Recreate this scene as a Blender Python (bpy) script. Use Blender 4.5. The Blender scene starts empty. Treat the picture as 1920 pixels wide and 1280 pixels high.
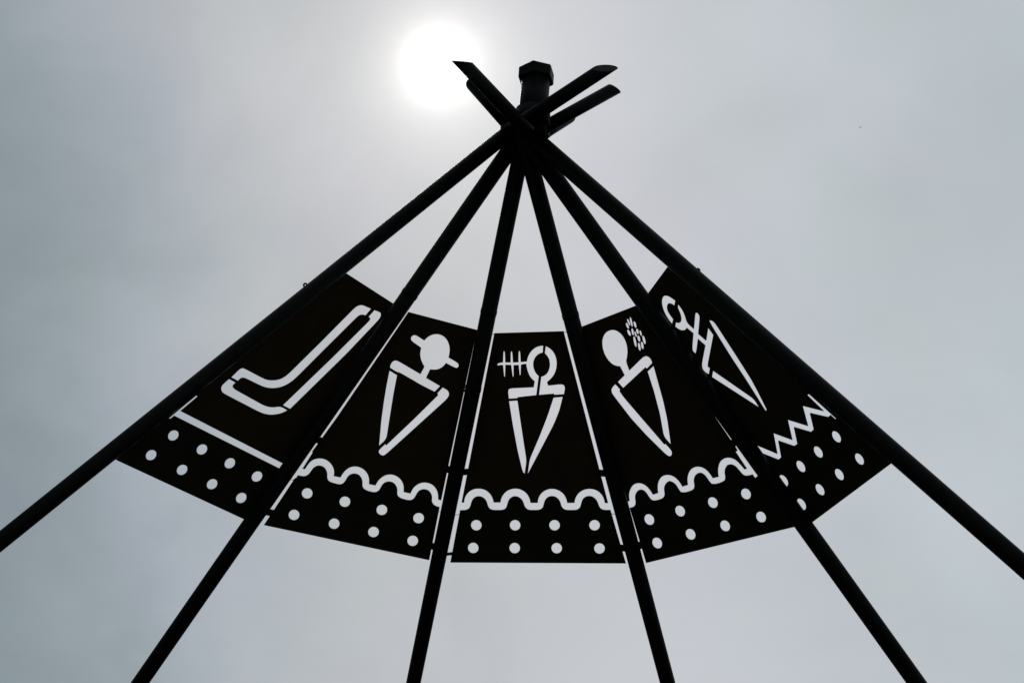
import bpy, bmesh, math, random
from mathutils import Vector, Matrix

# ------------------------------------------------------------------ camera
W, H = 1920.0, 1280.0            # pixel frame used for the measurements below
FPX = 2691.9                     # focal length in those pixels
PITCH, ROLL = 0.424479, 0.054137
EYE = Vector((0.0, 0.0, 1.6))
fwd0 = Vector((0, math.cos(PITCH), math.sin(PITCH)))
rt0 = Vector((1, 0, 0))
up0 = rt0.cross(fwd0)
RT = math.cos(ROLL) * rt0 + math.sin(ROLL) * up0
UP = -math.sin(ROLL) * rt0 + math.cos(ROLL) * up0
FW = fwd0

scene = bpy.context.scene
C = scene.collection
cam_d = bpy.data.cameras.new('camera')
cam = bpy.data.objects.new('camera', cam_d)
C.objects.link(cam)
m = Matrix((RT, UP, -FW)).transposed().to_4x4()
m.translation = EYE
cam.matrix_world = m
cam_d.sensor_width = 36.0
cam_d.lens = 36.0 * FPX / W
cam_d.clip_start = 0.05
cam_d.clip_end = 6000.0
scene.camera = cam


def ray(x, y):
    return (RT * ((x - W / 2) / FPX) - UP * ((y - H / 2) / FPX) + FW)


def at_depth(x, y, d):
    return EYE + ray(x, y) * d


def pix(P):
    v = P - EYE
    d = v.dot(FW)
    return (W / 2 + FPX * v.dot(RT) / d, H / 2 - FPX * v.dot(UP) / d, d)


# ------------------------------------------------------------------ light
SUN_PIX = (821.0, 124.0)
SUN = ray(*SUN_PIX).normalized()
sun_el = math.asin(SUN.z)
sun_az = math.atan2(SUN.x, SUN.y)

world = bpy.data.worlds.new('World')
scene.world = world
world.use_nodes = True
nt = world.node_tree
nt.nodes.clear()
L = nt.links


def node(t, **k):
    n = nt.nodes.new(t)
    for a, b in k.items():
        setattr(n, a, b)
    return n


def setv(sock, v):
    if isinstance(v, bpy.types.NodeSocket):
        L.new(v, sock)
    else:
        sock.default_value = v


def mth(op, a, b=None, c=None, clamp=False):
    n = node('ShaderNodeMath', operation=op, use_clamp=clamp)
    setv(n.inputs[0], a)
    if b is not None:
        setv(n.inputs[1], b)
    if c is not None:
        setv(n.inputs[2], c)
    return n.outputs[0]


def mixc(f, a, b, bt='MIX'):
    n = node('ShaderNodeMix', data_type='RGBA', blend_type=bt)
    setv(n.inputs[0], f)
    setv(n.inputs[6], a)
    setv(n.inputs[7], b)
    return n.outputs[2]


def ramp(f, stops, interp='EASE'):
    n = node('ShaderNodeValToRGB')
    n.color_ramp.interpolation = interp
    e = n.color_ramp.elements
    while len(e) < len(stops):
        e.new(0.5)
    for i, (p, c) in enumerate(stops):
        e[i].position = p
        e[i].color = (c[0], c[1], c[2], 1)
    L.new(f, n.inputs[0])
    return n.outputs[0]


tc = node('ShaderNodeTexCoord')
nrm = node('ShaderNodeVectorMath', operation='NORMALIZE')
L.new(tc.outputs['Generated'], nrm.inputs[0])
dvec = nrm.outputs[0]

sky = node('ShaderNodeTexSky', sky_type='NISHITA')
sky.sun_disc = False
sky.sun_elevation = sun_el
sky.sun_rotation = sun_az
sky.air_density = 1.0
sky.dust_density = 1.0
sky.altitude = 50.0
clear = mixc(1.0, sky.outputs[0], (0.10, 0.10, 0.10, 1), 'MULTIPLY')


def noise(scale, detail, rough, offs, stretch=(1, 1, 1), dist=0.0):
    mp = node('ShaderNodeMapping')
    mp.inputs['Location'].default_value = offs
    mp.inputs['Scale'].default_value = stretch
    L.new(dvec, mp.inputs['Vector'])
    n = node('ShaderNodeTexNoise')
    L.new(mp.outputs[0], n.inputs['Vector'])
    n.inputs['Scale'].default_value = scale
    n.inputs['Detail'].default_value = detail
    n.inputs['Roughness'].default_value = rough
    n.inputs['Distortion'].default_value = dist
    return n.outputs[0]


# a thin, nearly closed cloud deck: it thickens towards one side of the sky, with broad
# light and dark patches and finer wisps
n_big = noise(3.0, 2.0, 0.45, (9.2, 5.1, 0.8))
n_mid = noise(8.0, 5.0, 0.52, (1.7, 4.2, 0.4), (1, 1, 1.15), 0.35)
n_tint = noise(9.0, 4.0, 0.55, (8.3, 2.2, 6.1), (1, 1, 1), 0.3)
thin = node('ShaderNodeVectorMath', operation='DOT_PRODUCT')
L.new(dvec, thin.inputs[0])
thin.inputs[1].default_value = Vector((0.96, -0.10, 0.16))
dens = mth('ADD', mth('MULTIPLY', mth('SUBTRACT', n_big, 0.5), 0.05), mth('MULTIPLY', mth('SUBTRACT', n_mid, 0.5), 0.17))
dens = mth('ADD', dens, mth('ADD', thin.outputs['Value'], 0.5), clamp=True)
deck = ramp(dens, [(0.05, (0.198, 0.245, 0.262)), (0.136, (0.232, 0.280, 0.300)), (0.195, (0.286, 0.335, 0.358)), (0.245, (0.356, 0.394, 0.428)),
                   (0.325, (0.446, 0.464, 0.482)), (0.45, (0.530, 0.538, 0.556)), (0.53, (0.540, 0.550, 0.575)), (0.65, (0.516, 0.544, 0.567)), (0.80, (0.490, 0.531, 0.548))], 'LINEAR')
tint = ramp(n_tint, [(0.35, (0.974, 1.003, 1.004)), (0.65, (0.992, 0.992, 1.026))], 'LINEAR')
deck = mixc(1.0, deck, tint, 'MULTIPLY')
n_fine = noise(5.5, 5.0, 0.5, (4.4, 0.9, 7.7), (1, 1, 1.3), 0.5)
mott = mth('ADD', 1.0, mth('MULTIPLY', mth('SUBTRACT', n_fine, 0.5), 0.30))
mcol = node('ShaderNodeCombineColor')
for i in range(3):
    setv(mcol.inputs[i], mott)
deck = mixc(1.0, deck, mcol.outputs[0], 'MULTIPLY')
base = mixc(0.95, clear, deck)

# the sun seen through the deck: a bright aureole round its direction
dt = node('ShaderNodeVectorMath', operation='DOT_PRODUCT')
L.new(dvec, dt.inputs[0])
dt.inputs[1].default_value = SUN
ang = mth('MULTIPLY', mth('ARCCOSINE', mth('MINIMUM', dt.outputs['Value'], 0.9999999)), 180 / math.pi)
wob = mth('MULTIPLY', ang, mth('ADD', 1.0, mth('MULTIPLY', mth('SUBTRACT', noise(14.0, 4.0, 0.55, (2.5, 7, 4)), 0.5), 0.38)))
g_core = mth('MULTIPLY', mth('EXPONENT', mth('MULTIPLY', mth('POWER', mth('DIVIDE', wob, 1.05), 2.0), -1.0)), 0.8)
g_mid = mth('MULTIPLY', mth('EXPONENT', mth('DIVIDE', wob, -1.6)), 0.70)
g_wide = mth('MULTIPLY', mth('EXPONENT', mth('DIVIDE', wob, -7.0)), 0.062)
glow = mth('ADD', mth('ADD', g_core, g_mid), g_wide)
gcol = node('ShaderNodeCombineColor')
setv(gcol.inputs[0], mth('MULTIPLY', glow, 1.05))
setv(gcol.inputs[1], mth('MULTIPLY', glow, 1.0))
setv(gcol.inputs[2], mth('MULTIPLY', glow, 0.91))
final = mixc(1.0, base, gcol.outputs[0], 'ADD')
bg = node('ShaderNodeBackground')
L.new(final, bg.inputs['Color'])
bg.inputs['Strength'].default_value = 1.0
wo = node('ShaderNodeOutputWorld')
L.new(bg.outputs[0], wo.inputs['Surface'])

sun_d = bpy.data.lights.new('sun', 'SUN')
sun_d.energy = 1.2
sun_d.angle = math.radians(10)
sun_d.color = (1.0, 0.95, 0.88)
sun = bpy.data.objects.new('sun', sun_d)
C.objects.link(sun)
sun.rotation_euler = (-SUN).to_track_quat('-Z', 'Y').to_euler()
sun.location = (0, 0, 30)

scene.view_settings.view_transform = 'Standard'
scene.view_settings.look = 'None'
scene.view_settings.exposure = 0.0
scene.view_settings.gamma = 1.0
scene.view_settings.use_curve_mapping = False


# ------------------------------------------------------------------ materials
def material(name, col_a, col_b, rough=0.5, spec=0.2, scale=18.0, bump=0.08, metallic=0.0, wear=None):
    mt = bpy.data.materials.new(name)
    mt.use_nodes = True
    t = mt.node_tree
    bs = t.nodes['Principled BSDF']
    co = t.nodes.new('ShaderNodeTexCoord')
    nz = t.nodes.new('ShaderNodeTexNoise')
    nz.inputs['Scale'].default_value = scale
    nz.inputs['Detail'].default_value = 6
    t.links.new(co.outputs['Object'], nz.inputs['Vector'])
    rp = t.nodes.new('ShaderNodeValToRGB')
    rp.color_ramp.elements[0].position = 0.35
    rp.color_ramp.elements[0].color = (*col_a, 1)
    rp.color_ramp.elements[1].position = 0.68
    rp.color_ramp.elements[1].color = (*col_b, 1)
    t.links.new(nz.outputs[0], rp.inputs[0])
    t.links.new(rp.outputs[0], bs.inputs['Base Color'])
    rr = t.nodes.new('ShaderNodeMapRange')
    rr.inputs['To Min'].default_value = rough - 0.08
    rr.inputs['To Max'].default_value = rough + 0.10
    t.links.new(nz.outputs[0], rr.inputs['Value'])
    t.links.new(rr.outputs[0], bs.inputs['Roughness'])
    bs.inputs['Specular IOR Level'].default_value = spec
    bs.inputs['Metallic'].default_value = metallic
    n2 = t.nodes.new('ShaderNodeTexNoise')
    n2.inputs['Scale'].default_value = scale * 6
    n2.inputs['Detail'].default_value = 3
    t.links.new(co.outputs['Object'], n2.inputs['Vector'])
    bp = t.nodes.new('ShaderNodeBump')
    bp.inputs['Strength'].default_value = bump
    bp.inputs['Distance'].default_value = 0.01
    t.links.new(n2.outputs[0], bp.inputs['Height'])
    t.links.new(bp.outputs[0], bs.inputs['Normal'])
    return mt


M_POLE = material('black_painted_steel', (0.0030, 0.0031, 0.0033), (0.0045, 0.0046, 0.0048), 0.40, 0.03)
M_PLATE = material('weathered_dark_plate', (0.029, 0.019, 0.013), (0.038, 0.024, 0.016), 0.75, 0.05, 7.0)
M_BAND = material('black_plate', (0.015, 0.012, 0.0125), (0.022, 0.016, 0.016), 0.75, 0.05, 7.0)
M_FIX = material('dark_fixing_steel', (0.010, 0.010, 0.010), (0.018, 0.017, 0.016), 0.5, 0.2, 40.0)
M_BIRD = material('dark_feathers', (0.03, 0.03, 0.032), (0.06, 0.055, 0.05), 0.7, 0.2, 30.0)
M_GRASS = material('mown_grass', (0.028, 0.045, 0.014), (0.055, 0.07, 0.025), 0.9, 0.1, 2.0, 0.5)

# ------------------------------------------------------------------ tipi frame lines
A0 = 9.9                                          # metres from the eye to the apex
AL, PH0, DL = 0.776296, 0.123134, 0.653561
TAU = [0.014459, 0.015338, 0.01115, 0.005945, 0.000821, -0.001677]
S1, S2 = 0.156812 * A0, 0.34803 * A0
DIA = 0.01149 * A0
APEX = EYE + ray(958.09, 221.93).normalized() * A0
# pole axes measured in the photograph (two pixels each) and their relative stoutness
AXIS = [((0, 1014.8), (860, 323.7)), ((262, 1280), (859.3, 420)), ((775, 1280), (949.9, 420)),
        ((1252, 1280), (1024.3, 420)), ((1719.5, 1280), (1102.2, 420)), ((1920, 1061.4), (1100, 345))]
STOUT = [0.935, 1.01, 1.005, 1.025, 1.05, 1.012]


def on_line(p, a, b):
    ax, ay = a
    dx, dy = b[0] - ax, b[1] - ay
    t = ((p[0] - ax) * dx + (p[1] - ay) * dy) / (dx * dx + dy * dy)
    return ax + t * dx, ay + t * dy


POLES = []                                        # (point near hub, unit direction downwards, radius)
for k in range(6):
    t = PH0 + (k - 2.5) * DL
    u = Vector((math.sin(t), math.cos(t), 0))
    tn = Vector((math.cos(t), -math.sin(t), 0))
    d = u * math.sin(AL) + Vector((0, 0, -math.cos(AL)))
    b0 = APEX + tn * TAU[k] * A0
    P = []
    for s in (0.05 * A0, 1.25 * S2):
        x, y, dep = pix(b0 + d * s)
        x, y = on_line((x, y), *AXIS[k])
        P.append(at_depth(x, y, dep))
    dd = (P[1] - P[0]).normalized()
    POLES.append((P[0], dd, DIA * 0.5 * STOUT[k]))

BASE = Vector((APEX.x, APEX.y, 0.0))


# ------------------------------------------------------------------ object helpers
def link(name, bm, mat, parent=None, smooth=False, label=None, origin=BASE):
    bmesh.ops.recalc_face_normals(bm, faces=bm.faces)
    me = bpy.data.meshes.new(name)
    if origin is not None:
        bmesh.ops.translate(bm, verts=bm.verts, vec=-origin)
    bm.to_mesh(me)
    bm.free()
    me.materials.append(mat)
    if smooth:
        for p in me.polygons:
            p.use_smooth = len(p.vertices) == 4
    o = bpy.data.objects.new(name, me)
    C.objects.link(o)
    if parent is not None:
        o.parent = parent
    if label:
        o['label'] = label
    return o


def frame(axis, hint=Vector((0, 0, 1))):
    a = axis.normalized()
    s = a.cross(hint)
    if s.length < 1e-4:
        s = a.cross(Vector((1, 0, 0)))
    s.normalize()
    return a, s, s.cross(a).normalized()


def tube(bm, p0, p1, r, n=32, slant=None, r1=None, hint=Vector((0, 0, 1)), wall=None):
    """a tube from p0 to p1; slant=(a, b) shears the far end along the axis"""
    a, s, t = frame(p1 - p0, hint)
    r1 = r if r1 is None else r1
    rings = []
    for j, (p, rr) in enumerate(((p0, r), (p1, r1))):
        ring = []
        for i in range(n):
            an = 2 * math.pi * i / n
            q = p + (s * math.cos(an) + t * math.sin(an)) * rr
            if j == 1 and slant:
                q = q + a * (slant[0] * math.cos(an) + slant[1] * math.sin(an)) * rr
            ring.append(bm.verts.new(q))
        rings.append(ring)
    for i in range(n):
        bm.faces.new((rings[0][i], rings[0][(i + 1) % n], rings[1][(i + 1) % n], rings[1][i]))
    bm.faces.new(rings[0][::-1])
    if wall:
        # open pipe mouth: an inner ring and a plug set back inside
        inn, bot = [], []
        for i in range(n):
            an = 2 * math.pi * i / n
            off = (s * math.cos(an) + t * math.sin(an)) * (r1 - wall)
            sl = a * ((slant[0] * math.cos(an) + slant[1] * math.sin(an)) * (r1 - wall) if slant else 0)
            inn.append(bm.verts.new(p1 + off + sl))
            bot.append(bm.verts.new(p1 + off + sl - a * 0.12))
        for i in range(n):
            j = (i + 1) % n
            bm.faces.new((rings[1][i], rings[1][j], inn[j], inn[i]))
            bm.faces.new((inn[i], inn[j], bot[j], bot[i]))
        bm.faces.new(bot)
    else:
        bm.faces.new(rings[1])
    return rings


def prism(bm, centre, r, h, n, rot=0.0):
    lo = [bm.verts.new(centre + Vector((r * math.cos(rot + 2 * math.pi * i / n), r * math.sin(rot + 2 * math.pi * i / n), 0))) for i in range(n)]
    hi = [bm.verts.new(v.co + Vector((0, 0, h))) for v in lo]
    for i in range(n):
        bm.faces.new((lo[i], lo[(i + 1) % n], hi[(i + 1) % n], hi[i]))
    bm.faces.new(lo[::-1])
    bm.faces.new(hi)


def box_bar(bm, p0, p1, wdir, w, h):
    a = (p1 - p0).normalized()
    wd = (wdir - a * wdir.dot(a)).normalized()
    hd = a.cross(wd)
    vs = []
    for p in (p0, p1):
        vs.append([bm.verts.new(p + wd * sx * w / 2 + hd * sy * h / 2) for sx, sy in ((-1, -1), (1, -1), (1, 1), (-1, 1))])
    for i in range(4):
        bm.faces.new((vs[0][i], vs[0][(i + 1) % 4], vs[1][(i + 1) % 4], vs[1][i]))
    bm.faces.new(vs[0][::-1])
    bm.faces.new(vs[1])


# ------------------------------------------------------------------ ground
bm = bmesh.new()
NG = 64
rings = [[bm.verts.new((r * math.cos(2 * math.pi * i / NG), r * math.sin(2 * math.pi * i / NG), 0)) for i in range(NG)] for r in (20, 200, 2500)]
bm.faces.new(rings[0])
for a, b in ((0, 1), (1, 2)):
    for i in range(NG):
        bm.faces.new((rings[a][i], rings[a][(i + 1) % NG], rings[b][(i + 1) % NG], rings[b][i]))
g = link('ground', bm, M_GRASS, origin=None)
g['kind'] = 'structure'

# ------------------------------------------------------------------ the tipi
tipi = bpy.data.objects.new('tipi_sculpture', None)
C.objects.link(tipi)
tipi.location = BASE
tipi['label'] = 'dark steel tipi frame with crossed pole tips and cut-out symbol panels'
tipi['category'] = 'sculpture'

pole_obs = []
for k, (p, d, r) in enumerate(POLES):
    top = p - d * (0.05 * A0 - 0.02)
    foot = p + d * ((-0.05 - p.z) / d.z)
    bm = bmesh.new()
    tube(bm, top, foot, r, 40)
    pole_obs.append(link('pole', bm, M_POLE, tipi, True))


def pole_at(k, x, y):
    """point on pole k's axis that projects nearest to a pixel"""
    p, d, r = POLES[k]
    v = ray(x, y).normalized()
    w0 = p - EYE
    b = d.dot(v)
    s = (b * v.dot(w0) - d.dot(w0)) / (1 - b * b)
    return p + d * s


# clamp bands on the poles
for k, x, y in ((1, 768, 551), (2, 917, 585), (3, 1068, 592), (2, 886, 728)):
    c = pole_at(k, x, y)
    p, d, r = POLES[k]
    bm = bmesh.new()
    tube(bm, c - d * 0.014, c + d * 0.014, r + 0.0028, 40)
    link('clamp_band', bm, M_POLE, pole_obs[k], True)

# eyelets on the two outer poles
for k, x, y in ((0, 572.5, 534.5), (5, 1308.5, 507)):
    c0 = pole_at(k, x, y)
    dep = (c0 - EYE).dot(FW)
    c = at_depth(x, y, dep)
    bm = bmesh.new()
    R1, R2 = 0.0105, 0.0062
    vs = []
    for i in range(24):
        an = 2 * math.pi * i / 24
        o1 = RT * math.cos(an) + UP * math.sin(an)
        vs.append([bm.verts.new(c + o1 * (R1 + R2 * math.cos(b * math.pi / 4)) + FW * R2 * math.sin(b * math.pi / 4)) for b in range(8)])
    for i in range(24):
        for b in range(8):
            bm.faces.new((vs[i][b], vs[(i + 1) % 24][b], vs[(i + 1) % 24][(b + 1) % 8], vs[i][(b + 1) % 8]))
    link('eyelet', bm, M_FIX, pole_obs[k], True)

# ---- hub, finial and the crossed pole tips
ADEP = (APEX - EYE).dot(FW)
hub = at_depth(985, 247, ADEP)
bm = bmesh.new()
prism(bm, hub + Vector((0, 0, -0.02)), 0.172, 0.04, 6, math.radians(8))
link('hub_collar', bm, M_POLE, tipi, False)

fin_top = at_depth(1005.5, 141, ADEP + 0.02)
bm = bmesh.new()
tube(bm, Vector((fin_top.x - 0.012, fin_top.y, hub.z - 0.12)), fin_top + Vector((0, 0, -0.01)), 0.097, 36, hint=Vector((0, 1, 0)))
post = link('finial_post', bm, M_POLE, tipi, True, 'stout round post rising through the crossed pole tips')
bm = bmesh.new()
prism(bm, fin_top + Vector((0, 0, -0.052)), 0.128, 0.088, 6, math.radians(17))
bmesh.ops.bevel(bm, geom=[e for e in bm.edges], offset=0.006, segments=1, affect='EDGES')
link('finial_cap', bm, M_POLE, post, False, 'hexagonal cap on top of the post')

bm = bmesh.new()
sl = at_depth(998, 229, ADEP + 0.02)
tube(bm, Vector((sl.x, fin_top.y, hub.z - 0.05)), Vector((sl.x, fin_top.y, sl.z)), 0.118, 36, hint=Vector((0, 1, 0)))
link('post_sleeve', bm, M_POLE, post, True)

# (start px, start depth offset, end px, end depth offset, diameter px, image slant, depth slant, open, label)
TIPS = [
    ((993, 250), -0.36, (866, 116), -0.45, 26.5, 1.15, 0.05, 'pole tip cut to a sharp slanting point'),
    ((950, 231), 0.02, (887, 160), 0.16, 24.5, 0.15, -0.75, 'pole tip with rounded mouth beside the sharp pointed tip'),
    ((958, 244.5), -0.25, (1135, 128), -0.38, 27.5, -1.12, 0.9, 'pole tip with long rounded slanting mouth'),
    ((985, 259), -0.05, (1152, 166.5), 0.10, 25.0, -0.52, 0.04, 'pole tip cut off at a slight slant'),
    ((1000, 263), 0.08, (1066, 221), 0.30, 23.0, -0.2, -0.7, 'short pole tip showing under the slightly slanted one'),
]
for a, da, b, db, dia, s_img, s_dep, lab in TIPS:
    p0 = at_depth(a[0], a[1], ADEP + da)
    p1 = at_depth(b[0], b[1], ADEP + db)
    r = 0.5 * dia * (ADEP + (da + db) / 2) / FPX
    bm = bmesh.new()
    # side axis of the tube frame lies across the view, the other one along it
    ax = (p1 - p0).normalized()
    side = ax.cross(FW).normalized()
    hint = side.cross(ax)
    tube(bm, p0, p1, r, 32, slant=(s_img, s_dep), hint=hint)
    link('pole_tip', bm, M_POLE, tipi, True, lab)


# ------------------------------------------------------------------ panels cut from plate
def crop(ox, oy, s):
    return lambda pts: [(ox + x / s, oy + y / s) for x, y in pts]


def soften(pts, closed=True, cut=4.0, lim=42):
    """rounds the gentle vertices of an outline and leaves its true corners sharp"""
    for it in range(2):
        out = []
        n = len(pts)
        for i in range(n):
            p = Vector(pts[i])
            if not closed and i in (0, n - 1):
                out.append(tuple(p))
                continue
            a, b = Vector(pts[i - 1]), Vector(pts[(i + 1) % n])
            u, v = p - a, b - p
            if u.length < 1e-6 or v.length < 1e-6:
                continue
            turn = abs(math.degrees(u.angle(v)))
            if turn > lim or turn < 2:
                out.append(tuple(p))
            else:
                c = cut / (it + 1)
                out.append(tuple(p - u.normalized() * min(u.length * 0.27, c)))
                out.append(tuple(p + v.normalized() * min(v.length * 0.27, c)))
        pts = out
    return pts


F1 = crop(400, 560, 5.5667)
F2 = crop(700, 610, 4.922)
F3 = crop(920, 630, 4.744)
F4 = crop(1110, 590, 4.5706)
F5 = crop(1220, 540, 5.1208)
BD = crop(1160, 585, 16.0)
W2 = crop(540, 840, 6.4)
W3 = crop(850, 900, 6.194)
W4 = crop(1170, 830, 7.111)
ZZ = crop(1410, 730, 9.144)

fig1 = [F1([(188, 820), (270, 740), (287, 729), (305, 724), (325, 729), (520, 832), (565, 848), (620, 853), (680, 846), (735, 823), (790, 780), (1130, 445), (1480, 92), (1513, 72), (1546, 66), (1575, 74), (1650, 107), (1592, 176), (1568, 168), (1540, 168), (1508, 187), (1180, 512), (860, 832), (800, 880), (740, 912), (680, 930), (610, 936), (545, 925), (500, 907), (345, 832), (315, 823), (285, 830), (262, 857)]),
        F1([(165, 838), (100, 895), (84, 920), (82, 945), (93, 972), (118, 992), (480, 1180), (540, 1203), (600, 1213), (670, 1207), (730, 1190), (775, 1165), (700, 1122), (640, 1133), (580, 1130), (525, 1113), (230, 950), (207, 930), (203, 908), (235, 876)]),
        F1([(728, 1110), (805, 1150), (1395, 573), (1735, 215), (1753, 180), (1750, 152), (1730, 138), (1683, 120), (1622, 187), (1640, 205), (1632, 228), (1240, 618)])]
fig2 = [F2([(365, 152), (349, 133), (347, 115), (356, 98), (378, 88), (402, 95), (470, 140), (500, 108), (540, 86), (585, 79), (630, 88), (670, 118), (697, 165), (707, 215), (703, 260), (695, 297), (770, 340), (787, 358), (789, 380), (770, 394), (750, 388), (672, 347), (650, 375), (615, 400), (575, 410), (525, 406), (487, 484), (617, 560), (567, 612), (440, 548), (380, 512), (240, 432), (222, 432), (155, 390), (160, 358), (180, 331), (205, 322), (232, 331), (435, 450), (473, 380), (448, 335), (434, 290), (433, 250), (442, 205)]),
        F2([(640, 573), (685, 597), (700, 625), (698, 652), (670, 688), (115, 1190), (92, 1202), (65, 1192), (50, 1168), (55, 1145), (110, 1095), (120, 1105), (360, 878), (600, 642), (592, 625)]),
        F2([(150, 418), (220, 460), (185, 640), (120, 1050), (53, 1110), (60, 1040), (75, 870), (100, 690), (125, 540)])]
fig3 = [F3([(466, 85), (462, 147), (430, 155), (400, 180), (381, 215), (376, 255), (385, 300), (405, 335), (427, 355), (405, 525), (240, 543), (237, 552), (162, 557), (154, 490), (162, 472), (180, 464), (383, 455), (392, 403), (355, 370), (331, 320), (319, 270), (316, 246), (269, 254), (265, 348), (258, 346), (249, 257), (203, 259), (203, 361), (196, 361), (182, 257), (130, 255), (127, 361), (120, 361), (110, 257), (80, 258), (66, 263), (58, 255), (66, 243), (85, 237), (110, 234), (113, 142), (119, 133), (126, 142), (129, 234), (178, 235), (178, 143), (185, 135), (192, 143), (198, 235), (247, 233), (248, 140), (255, 131), (262, 140), (267, 231), (322, 226), (331, 185), (352, 145), (385, 110), (425, 90)]),
        F3([(490, 90), (530, 110), (565, 150), (584, 200), (588, 255), (578, 310), (550, 365), (500, 410), (512, 440), (630, 427), (652, 437), (662, 462), (650, 517), (565, 522), (560, 512), (430, 523), (450, 362), (480, 352), (510, 325), (527, 275), (527, 235), (515, 190), (482, 152)]),
        F3([(163, 578), (238, 573), (271, 800), (318, 1105), (302, 1222), (285, 1208), (240, 1020), (195, 780)]),
        F3([(560, 547), (640, 540), (610, 660), (560, 785), (450, 995), (330, 1222), (348, 1095), (440, 880), (510, 700)])]
fig4 = [F4([(195, 131), (235, 150), (270, 190), (295, 245), (305, 310), (299, 365), (290, 402), (320, 478), (430, 370), (455, 354), (480, 357), (505, 380), (515, 412), (468, 462), (455, 450), (265, 627), (220, 577), (278, 520), (238, 442), (205, 440), (165, 420), (125, 375), (98, 320), (85, 260), (88, 205), (108, 162), (140, 138), (170, 130)]),
        F4([(200, 595), (240, 640), (235, 655), (275, 712), (620, 1112), (628, 1105), (675, 1155), (686, 1180), (679, 1205), (660, 1213), (635, 1200), (470, 1038), (330, 885), (182, 692), (164, 662), (166, 630)]),
        F4([(527, 440), (560, 560), (610, 740), (645, 900), (675, 1112), (615, 1045), (580, 850), (530, 660), (475, 488)])]
beads = []
for (x0, y0), (x1, y1), hw in (((255, 205), (337, 410), 30), ((340, 150), (405, 445), 32), ((222, 325), (292, 500), 36), ((458, 280), (512, 475), 37),
                               ((265, 530), (348, 715), 42), ((395, 485), (432, 700), 33), ((478, 580), (524, 750), 28), ((538, 500), (577, 660), 37),
                               ((632, 550), (677, 715), 31), ((450, 725), (518, 1048), 37), ((578, 700), (622, 890), 40), ((722, 705), (788, 965), 40),
                               ((593, 920), (637, 1160), 38), ((683, 890), (722, 1110), 40)):
    cx, cy = (x0 + x1) / 2, (y0 + y1) / 2
    ux, uy = (x1 - x0) / 2, (y1 - y0) / 2
    ln = math.hypot(ux, uy)
    px, py = -uy / ln * hw, ux / ln * hw
    beads.append(BD([(cx + ux * math.copysign(abs(math.cos(t)) ** 0.85, math.cos(t)) + px * math.copysign(abs(math.sin(t)) ** 0.85, math.sin(t)),
                      cy + uy * math.copysign(abs(math.cos(t)) ** 0.85, math.cos(t)) + py * math.copysign(abs(math.sin(t)) ** 0.85, math.sin(t)))
                     for t in [2 * math.pi * i / 14 for i in range(14)]]))
fig4 += beads
fig5 = [F5([(150, 72), (185, 85), (235, 122), (225, 172), (195, 150), (170, 147), (156, 165), (155, 200), (170, 238), (215, 300), (203, 347), (165, 300), (130, 240), (108, 175), (103, 125), (112, 92), (128, 76)]),
        F5([(262, 157), (300, 205), (330, 270), (345, 332), (412, 393), (425, 248), (432, 238), (446, 238), (462, 255), (470, 278), (455, 440), (530, 505), (550, 380), (600, 450), (545, 740), (550, 757), (567, 768), (557, 830), (520, 810), (494, 777), (487, 735), (522, 553), (452, 490), (435, 618), (426, 628), (408, 616), (395, 590), (407, 437), (343, 383), (330, 402), (300, 410), (265, 397), (233, 372), (240, 328), (270, 337), (288, 325), (293, 290), (280, 240), (255, 190)]),
        F5([(560, 318), (568, 311), (583, 312), (603, 324), (625, 350), (820, 650), (960, 870), (1030, 1000), (1112, 1165), (1106, 1183), (1092, 1168), (1010, 1035), (900, 862), (770, 665), (590, 375)]),
        F5([(597, 793), (990, 1065), (1043, 1150), (585, 855)])]

w2u = W2([(175, 247), (205, 250), (240, 195), (280, 150), (330, 127), (385, 121), (440, 130), (490, 160), (530, 205), (550, 255), (555, 290), (550, 335), (630, 350), (660, 300), (700, 255), (750, 225), (805, 217), (860, 226), (915, 258), (950, 300), (970, 350), (975, 390), (972, 430), (1050, 447), (1075, 400), (1115, 355), (1170, 322), (1225, 313), (1280, 322), (1335, 355), (1370, 400), (1388, 450), (1390, 490), (1388, 525), (1470, 543), (1495, 490), (1530, 450), (1580, 420), (1640, 409), (1700, 420), (1750, 450), (1785, 500), (1802, 550), (1803, 615), (1838, 625)])
w2l = W2([(120, 325), (190, 340), (230, 328), (262, 298), (300, 240), (340, 212), (385, 207), (430, 222), (462, 260), (475, 310), (470, 350), (485, 390), (520, 410), (620, 437), (660, 425), (690, 390), (720, 335), (760, 308), (805, 303), (850, 315), (885, 355), (897, 400), (892, 445), (905, 480), (945, 508), (1040, 532), (1085, 515), (1110, 480), (1135, 430), (1180, 402), (1225, 399), (1270, 412), (1305, 455), (1315, 500), (1310, 545), (1325, 580), (1365, 605), (1460, 627), (1505, 612), (1530, 575), (1560, 520), (1600, 495), (1645, 491), (1690, 505), (1722, 545), (1732, 590), (1725, 630), (1740, 665), (1775, 695), (1820, 707)])
w3u = W3([(95, 258), (125, 258), (130, 215), (150, 170), (185, 130), (235, 103), (290, 95), (350, 103), (400, 130), (440, 175), (460, 220), (467, 257), (547, 257), (555, 215), (580, 165), (620, 125), (670, 103), (720, 95), (775, 103), (830, 132), (868, 175), (888, 220), (895, 262), (980, 262), (985, 215), (1010, 165), (1045, 130), (1095, 105), (1145, 98), (1200, 106), (1255, 135), (1293, 175), (1315, 225), (1322, 262), (1407, 262), (1415, 215), (1440, 165), (1480, 128), (1530, 105), (1583, 98), (1640, 106), (1690, 132), (1730, 175), (1752, 225), (1758, 263), (1797, 265)])
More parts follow.
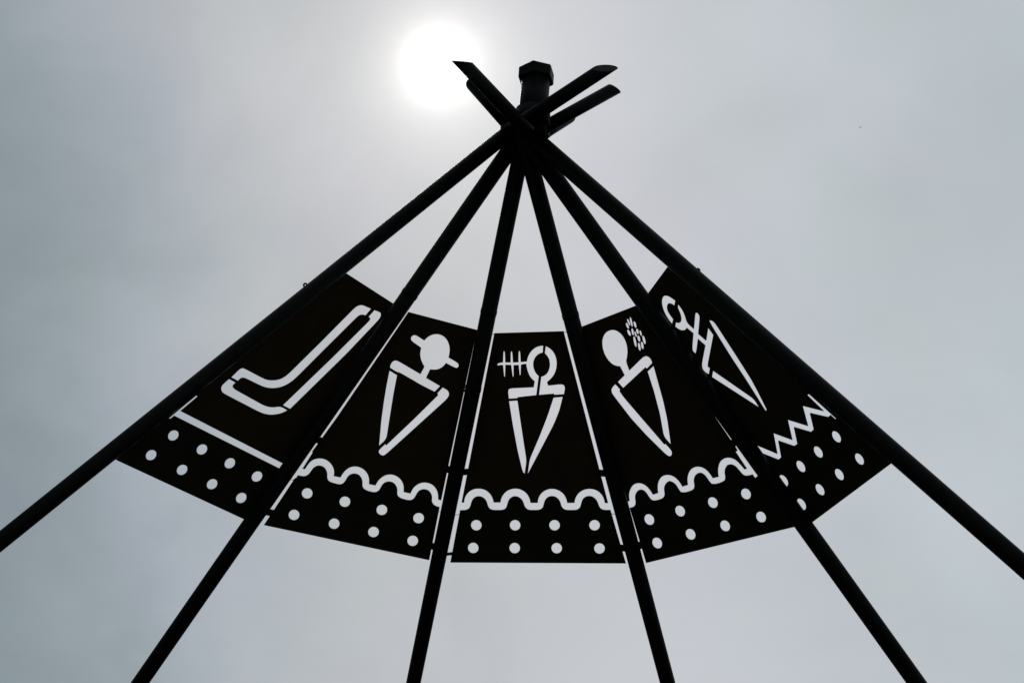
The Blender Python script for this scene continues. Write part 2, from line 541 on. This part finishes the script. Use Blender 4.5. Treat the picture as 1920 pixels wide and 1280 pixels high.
w3l = W3([(78, 348), (140, 347), (180, 330), (198, 295), (205, 260), (225, 215), (260, 190), (297, 184), (340, 195), (375, 225), (392, 260), (400, 295), (420, 330), (455, 346), (570, 346), (605, 330), (622, 295), (630, 255), (650, 215), (685, 190), (722, 184), (762, 195), (797, 225), (815, 258), (825, 295), (845, 328), (880, 346), (990, 346), (1030, 328), (1045, 295), (1053, 255), (1072, 215), (1105, 190), (1145, 182), (1190, 192), (1225, 222), (1245, 258), (1252, 295), (1275, 330), (1310, 346), (1425, 346), (1462, 328), (1478, 295), (1487, 252), (1505, 212), (1540, 188), (1580, 181), (1622, 192), (1658, 222), (1680, 260), (1690, 295), (1710, 330), (1750, 346), (1825, 345)])
w4u = W4([(50, 780), (72, 775), (65, 730), (65, 670), (85, 610), (120, 560), (165, 538), (210, 535), (265, 550), (315, 590), (355, 640), (385, 690), (453, 668), (445, 610), (450, 540), (475, 480), (515, 440), (560, 427), (605, 427), (660, 445), (710, 485), (750, 535), (778, 583), (850, 560), (842, 500), (848, 440), (870, 380), (910, 338), (960, 317), (1010, 317), (1065, 335), (1115, 375), (1155, 425), (1182, 470), (1260, 452), (1250, 390), (1255, 320), (1275, 260), (1315, 218), (1365, 198), (1415, 198), (1470, 215), (1520, 255), (1565, 305), (1605, 352), (1637, 345)])
w4l = W4([(75, 865), (120, 855), (150, 825), (155, 785), (145, 740), (148, 690), (170, 645), (205, 622), (250, 625), (290, 655), (325, 710), (355, 755), (400, 773), (500, 745), (535, 715), (542, 675), (532, 625), (535, 580), (560, 530), (600, 508), (645, 520), (690, 555), (725, 615), (755, 655), (805, 663), (905, 632), (935, 600), (938, 560), (928, 510), (932, 460), (960, 415), (1000, 396), (1050, 405), (1095, 450), (1130, 505), (1165, 545), (1215, 550), (1310, 520), (1345, 490), (1350, 450), (1338, 395), (1345, 340), (1375, 295), (1425, 283), (1480, 305), (1525, 355), (1570, 410), (1605, 437), (1650, 438), (1712, 420)])
z5u = [(1398, 826)] + ZZ([(125, 975), (430, 1103), (362, 748), (687, 865), (607, 518), (955, 626), (862, 280), (1225, 372)])
z5l = [(1404, 840)] + ZZ([(185, 1100), (447, 1203), (498, 1160), (447, 878), (715, 970), (775, 930), (715, 645), (1005, 730), (1055, 680), (990, 405), (1297, 475), (1340, 440), (1420, 512)])

# each panel: upper outline = left side (bottom to top) + right side (top to bottom) + its lower contour reversed
PANELS = [
    dict(k=0, up=[(316.9, 783.8), (309, 768), (633, 503), (652, 514), (750, 577), (538, 872.5), (338.75, 770.6), (370.6, 743.8), (368.1, 741.3)], con=None,
         lo=[(327.5, 779.4), (319.75, 785.2), (316.9, 783.8), (309, 768), (200, 852), (222, 864), (466, 977), (532, 881.8)], fig=fig1,
         dots=[(180 + x / 4.266, 760 + y / 4.266) for x, y in ((620, 240), (442, 397), (849, 352), (1072, 462), (1289, 568), (690, 515), (930, 629), (1163, 739))],
         label='panel with a cut-out bent tool outline above a straight band', blabel='lower band with two rows of round holes under a straight slot'),
    dict(k=1, up=[(586.6, 848), (585, 847), (633.5, 780), (766, 585), (894.5, 618.5)], con=(w2u, w2l),
         lo_l=[(495, 984), (552.5, 897), (555.6, 895.5)], lo_r=[(804.8, 1049.6)], fig=fig2,
         dots=[(576.1, 924.6), (551.4, 965), (646.8, 940.3), (626.6, 981.5), (716.1, 955.6), (785, 971), (700.5, 997), (774, 1013.5)],
         label='panel with a cut-out figure wearing a horned head above a wavy band', blabel='lower band with two rows of round holes and a wavy top edge'),
    dict(k=2, up=[(926.7, 624.7), (1056.7, 620.9)], con=(w3u, w3l), lo_l=[(844.2, 1054)], lo_r=[(1173.5, 1055.7)], fig=fig3,
         dots=[(780 + x / 4.0, 840 + y / 4.0) for x, y in ((452, 577), (743, 577), (1039, 577), (1339, 577), (429, 747), (740, 748), (1055, 749), (1376, 751))],
         label='panel with a cut-out ring-headed figure and fishbone comb above a wavy band', blabel='lower band with two rows of round holes and a wavy top edge'),
    dict(k=3, up=[(1077, 617), (1090.7, 612.2), (1197, 571), (1368.6, 823), (1379.5, 839), (1382.8, 845), (1378.9, 846.6)], con=(w4u, w4l),
         lo_l=[(1211.4, 1055)], lo_r=[(1493, 986.5), (1424, 889), (1415.5, 895.8)], fig=fig4,
         dots=[(1398.4, 925.7), (1426.8, 968.9), (1359.4, 985.4), (1336.4, 941.9), (1275, 957.8), (1294.6, 1001.3), (1217.2, 973.6), (1232, 1017.6)],
         label='panel with a cut-out round-headed figure and bead cluster above a wavy band', blabel='lower band with two rows of round holes and a wavy top edge'),
    dict(k=4, up=[(1205, 563), (1214, 551), (1262, 486), (1580, 764), (1567.5, 784.4), (1516.6, 738.7), (1513, 741)], con=(z5u, z5l),
         lo_l=[(1512, 987)], lo_r=[(1686, 857.5), (1580, 764), (1567.5, 784.4)], fig=fig5,
         dots=[(1533.9, 847.3), (1501.2, 874.3), (1469, 901), (1568, 818.8), (1611, 860.6), (1573.3, 889.4), (1537.1, 917.7), (1502.5, 945)],
         label='panel with a cut-out figure with open ring head and arm bar above a zigzag band', blabel='lower band with two rows of round holes and a zigzag top edge'),
]
PLATE_T = 0.005


def panel_plane(k):
    pts = []
    for q in (k, k + 1):
        p, d, r = POLES[q]
        pts += [p + d * (S1 - 0.05 * A0), p + d * (S2 - 0.05 * A0)]
    n = (pts[1] - pts[2]).cross(pts[3] - pts[0]).normalized()
    c = sum(pts, Vector()) / 4
    if n.dot(c - EYE) < 0:
        n = -n
    # outward side, just clear of the poles
    worst = max((q - c).dot(n) for q in pts)
    return c + n * (worst + 0.5 * DIA * 1.05 + 0.012), n


def on_plane(x, y, c, n):
    v = ray(x, y)
    return EYE + v * ((c - EYE).dot(n) / v.dot(n))


def plate(bm, outline, holes, c, n):
    loops = []
    for pts in [outline] + holes:
        vs = [bm.verts.new(p if isinstance(p, Vector) else on_plane(p[0], p[1], c, n)) for p in pts]
        loops.append([bm.edges.new((vs[i], vs[(i + 1) % len(vs)])) for i in range(len(vs))])
    edges = [e for l in loops for e in l]
    res = bmesh.ops.triangle_fill(bm, use_beauty=True, use_dissolve=False, edges=edges, normal=n)
    faces = [f for f in bm.faces]
    bmesh.ops.recalc_face_normals(bm, faces=faces)
    tw = {}
    for v in list(bm.verts):
        tw[v] = bm.verts.new(v.co + n * PLATE_T)
    rim = [(e.verts[0], e.verts[1]) for e in edges]
    for f in faces:
        bm.faces.new([tw[v] for v in reversed(f.verts)])
    for a, b in rim:
        bm.faces.new((a, b, tw[b], tw[a]))


panel_obs = []
planes = []
DOT_SHAPE = [(10.7, 9.2, -40), (10.1, 9.9, 0), (9.9, 9.9, 0), (10.6, 8.9, 62), (11.9, 7.0, 58)]   # hole half-axes and tilt in the photograph
for P in PANELS:
    c, n = panel_plane(P['k'])
    planes.append((c, n))
for P in PANELS:
    c, n = planes[P['k']]
    if P['con']:
        cu, cl = soften(P['con'][0], False, 3.0), soften(P['con'][1], False, 3.0)
        if P['k'] == 4:
            cu, cl = P['con']
        up = P['up'] + cu[::-1]
        lo = P['lo_l'] + (cl if P['k'] != 1 else cl) + P['lo_r'][::-1]
        if P['k'] == 1:
            lo = P['lo_l'] + cl + P['lo_r']
        if P['k'] in (3, 4):
            lo = P['lo_l'] + cl + P['lo_r'][::-1]
    else:
        up, lo = P['up'], P['lo']
    bm = bmesh.new()
    plate(bm, up, [soften(f) for f in P['fig']], c, n)
    ob = link('cutout_panel', bm, M_PLATE, tipi, False, P['label'])
    panel_obs.append(ob)
    # round holes, foreshortened as each panel turns away
    ea, eb, er = DOT_SHAPE[P['k']]
    er = math.radians(er)
    holes = []
    for x, y in P['dots']:
        holes.append([(x + ea * math.cos(t) * math.cos(er) - eb * math.sin(t) * math.sin(er),
                       y + ea * math.cos(t) * math.sin(er) + eb * math.sin(t) * math.cos(er))
                      for t in [2 * math.pi * i / 28 for i in range(28)]])
    bm = bmesh.new()
    plate(bm, lo, holes, c, n)
    link('dotted_band', bm, M_BAND, ob, False, P['blabel'])

# brackets that tie the plates to the poles: (pole, panel, pixel of the bar's middle, height px)
BR = [(1, 1, 602, 824, 14), (1, 1, 508, 958, 14), (2, 1, 839, 876, 14), (2, 1, 810.5, 1020, 14), (2, 1, 871, 729, 4),
      (2, 2, 876.5, 881.5, 13), (2, 2, 845.5, 1034.5, 6), (3, 2, 1129, 884, 14), (3, 2, 1167, 1024, 14),
      (3, 3, 1200, 1018.5, 15), (4, 3, 1373, 829.5, 15), (0, 0, 470, 639, 14), (0, 0, 232, 830, 14), (5, 4, 1420, 623, 14), (5, 4, 1645, 820, 14),
      (1, 0, 600, 790, 14), (1, 0, 485, 955, 14), (4, 4, 1330, 740, 14), (4, 4, 1495, 970, 14)]
for pk, pn, x, y, hpx in BR:
    c, n = planes[pn]
    p, d, r = POLES[pk]
    q = on_plane(x, y, c, n)
    mid = sum(((on_plane(dx, dy, c, n)) for dx, dy in PANELS[pn]['dots']), Vector()) / 8
    # inward along the plate, square to the pole
    foot = p + d * (q - p).dot(d)
    inward = (mid - q)
    inward = (inward - d * inward.dot(d) - n * inward.dot(n)).normalized()
    h = hpx * (q - EYE).dot(FW) / FPX
    end = q + inward * (0.03 if pn in (1, 2, 3) else 0.008) + n * (-0.004)
    bm = bmesh.new()
    box_bar(bm, foot, end, d, h, 0.006)
    link('bracket', bm, M_FIX, panel_obs[pn])

# thin tie wires across the gaps beside the middle panels
for pk, pn, x, y in ((2, 2, 924, 624.9), (2, 2, 860, 962), (3, 2, 1060, 621), (3, 2, 1148, 961), (2, 1, 823, 956), (1, 1, 551, 898)):
    c, n = planes[pn]
    p, d, r = POLES[pk]
    q = on_plane(x, y, c, n)
    mid = sum(((on_plane(dx, dy, c, n)) for dx, dy in PANELS[pn]['dots']), Vector()) / 8
    foot = p + d * (q - p).dot(d)
    inward = (mid - q)
    inward = (inward - d * inward.dot(d) - n * inward.dot(n)).normalized()
    bm = bmesh.new()
    tube(bm, foot, q + inward * 0.02 - n * 0.003, 0.0022, 6)
    link('tie_wire', bm, M_FIX, panel_obs[pn])

# ------------------------------------------------------------------ a bird far off
bp = at_depth(1613, 239, 320.0)
bird_x = (RT * 0.78 + UP * 0.55 + FW * 0.3).normalized()     # flying direction
bird_z = (UP * 0.8 - RT * 0.4 - FW * 0.45)
bird_z = (bird_z - bird_x * bird_z.dot(bird_x)).normalized()
bird_y = bird_z.cross(bird_x)


def bl(x, y, z):
    return bird_x * x + bird_y * y + bird_z * z


bm = bmesh.new()
prof = [(-0.20, 0.012, 0.05), (-0.12, 0.022, 0.03), (-0.04, 0.04, 0.04), (0.04, 0.045, 0.045), (0.10, 0.032, 0.034), (0.135, 0.026, 0.028), (0.16, 0.016, 0.016), (0.185, 0.003, 0.003)]
ringv = []
for x, rz, ry in prof:
    ringv.append([bm.verts.new(bl(x, ry * math.cos(a * math.pi / 4), rz * math.sin(a * math.pi / 4))) for a in range(8)])
side_faces = {}
for i in range(len(prof) - 1):
    for a in range(8):
        f = bm.faces.new((ringv[i][a], ringv[i][(a + 1) % 8], ringv[i + 1][(a + 1) % 8], ringv[i + 1][a]))
        side_faces[(i, a)] = f
bm.faces.new(ringv[0][::-1])
bm.faces.new(ringv[-1])
for sgn, a in ((1, 0), (-1, 4)):
    for zi in (0.008, -0.008):
        pass
    root0, root1 = ringv[2][a], ringv[4][a]
    t0 = root0
    prev = (root0, ringv[3][a], root1)
    for y, z, xa, xb, th in ((0.20, 0.05, -0.05, 0.09, 0), (0.36, 0.04, -0.06, 0.04, 0), (0.52, 0.0, -0.09, -0.06, 0)):
        cur = tuple(bm.verts.new(bl(xa + (xb - xa) * u, sgn * y, z + 0.012 * math.sin(math.pi * u))) for u in (0, .5, 1))
        for j in range(2):
            bm.faces.new((prev[j], prev[j + 1], cur[j + 1], cur[j]))
        prev = cur
bird = link('bird', bm, M_BIRD, None, True, None, origin=None)
bird.location = bp
bird['label'] = 'tiny dark bird flying alone in the grey sky'
bird['category'] = 'bird'
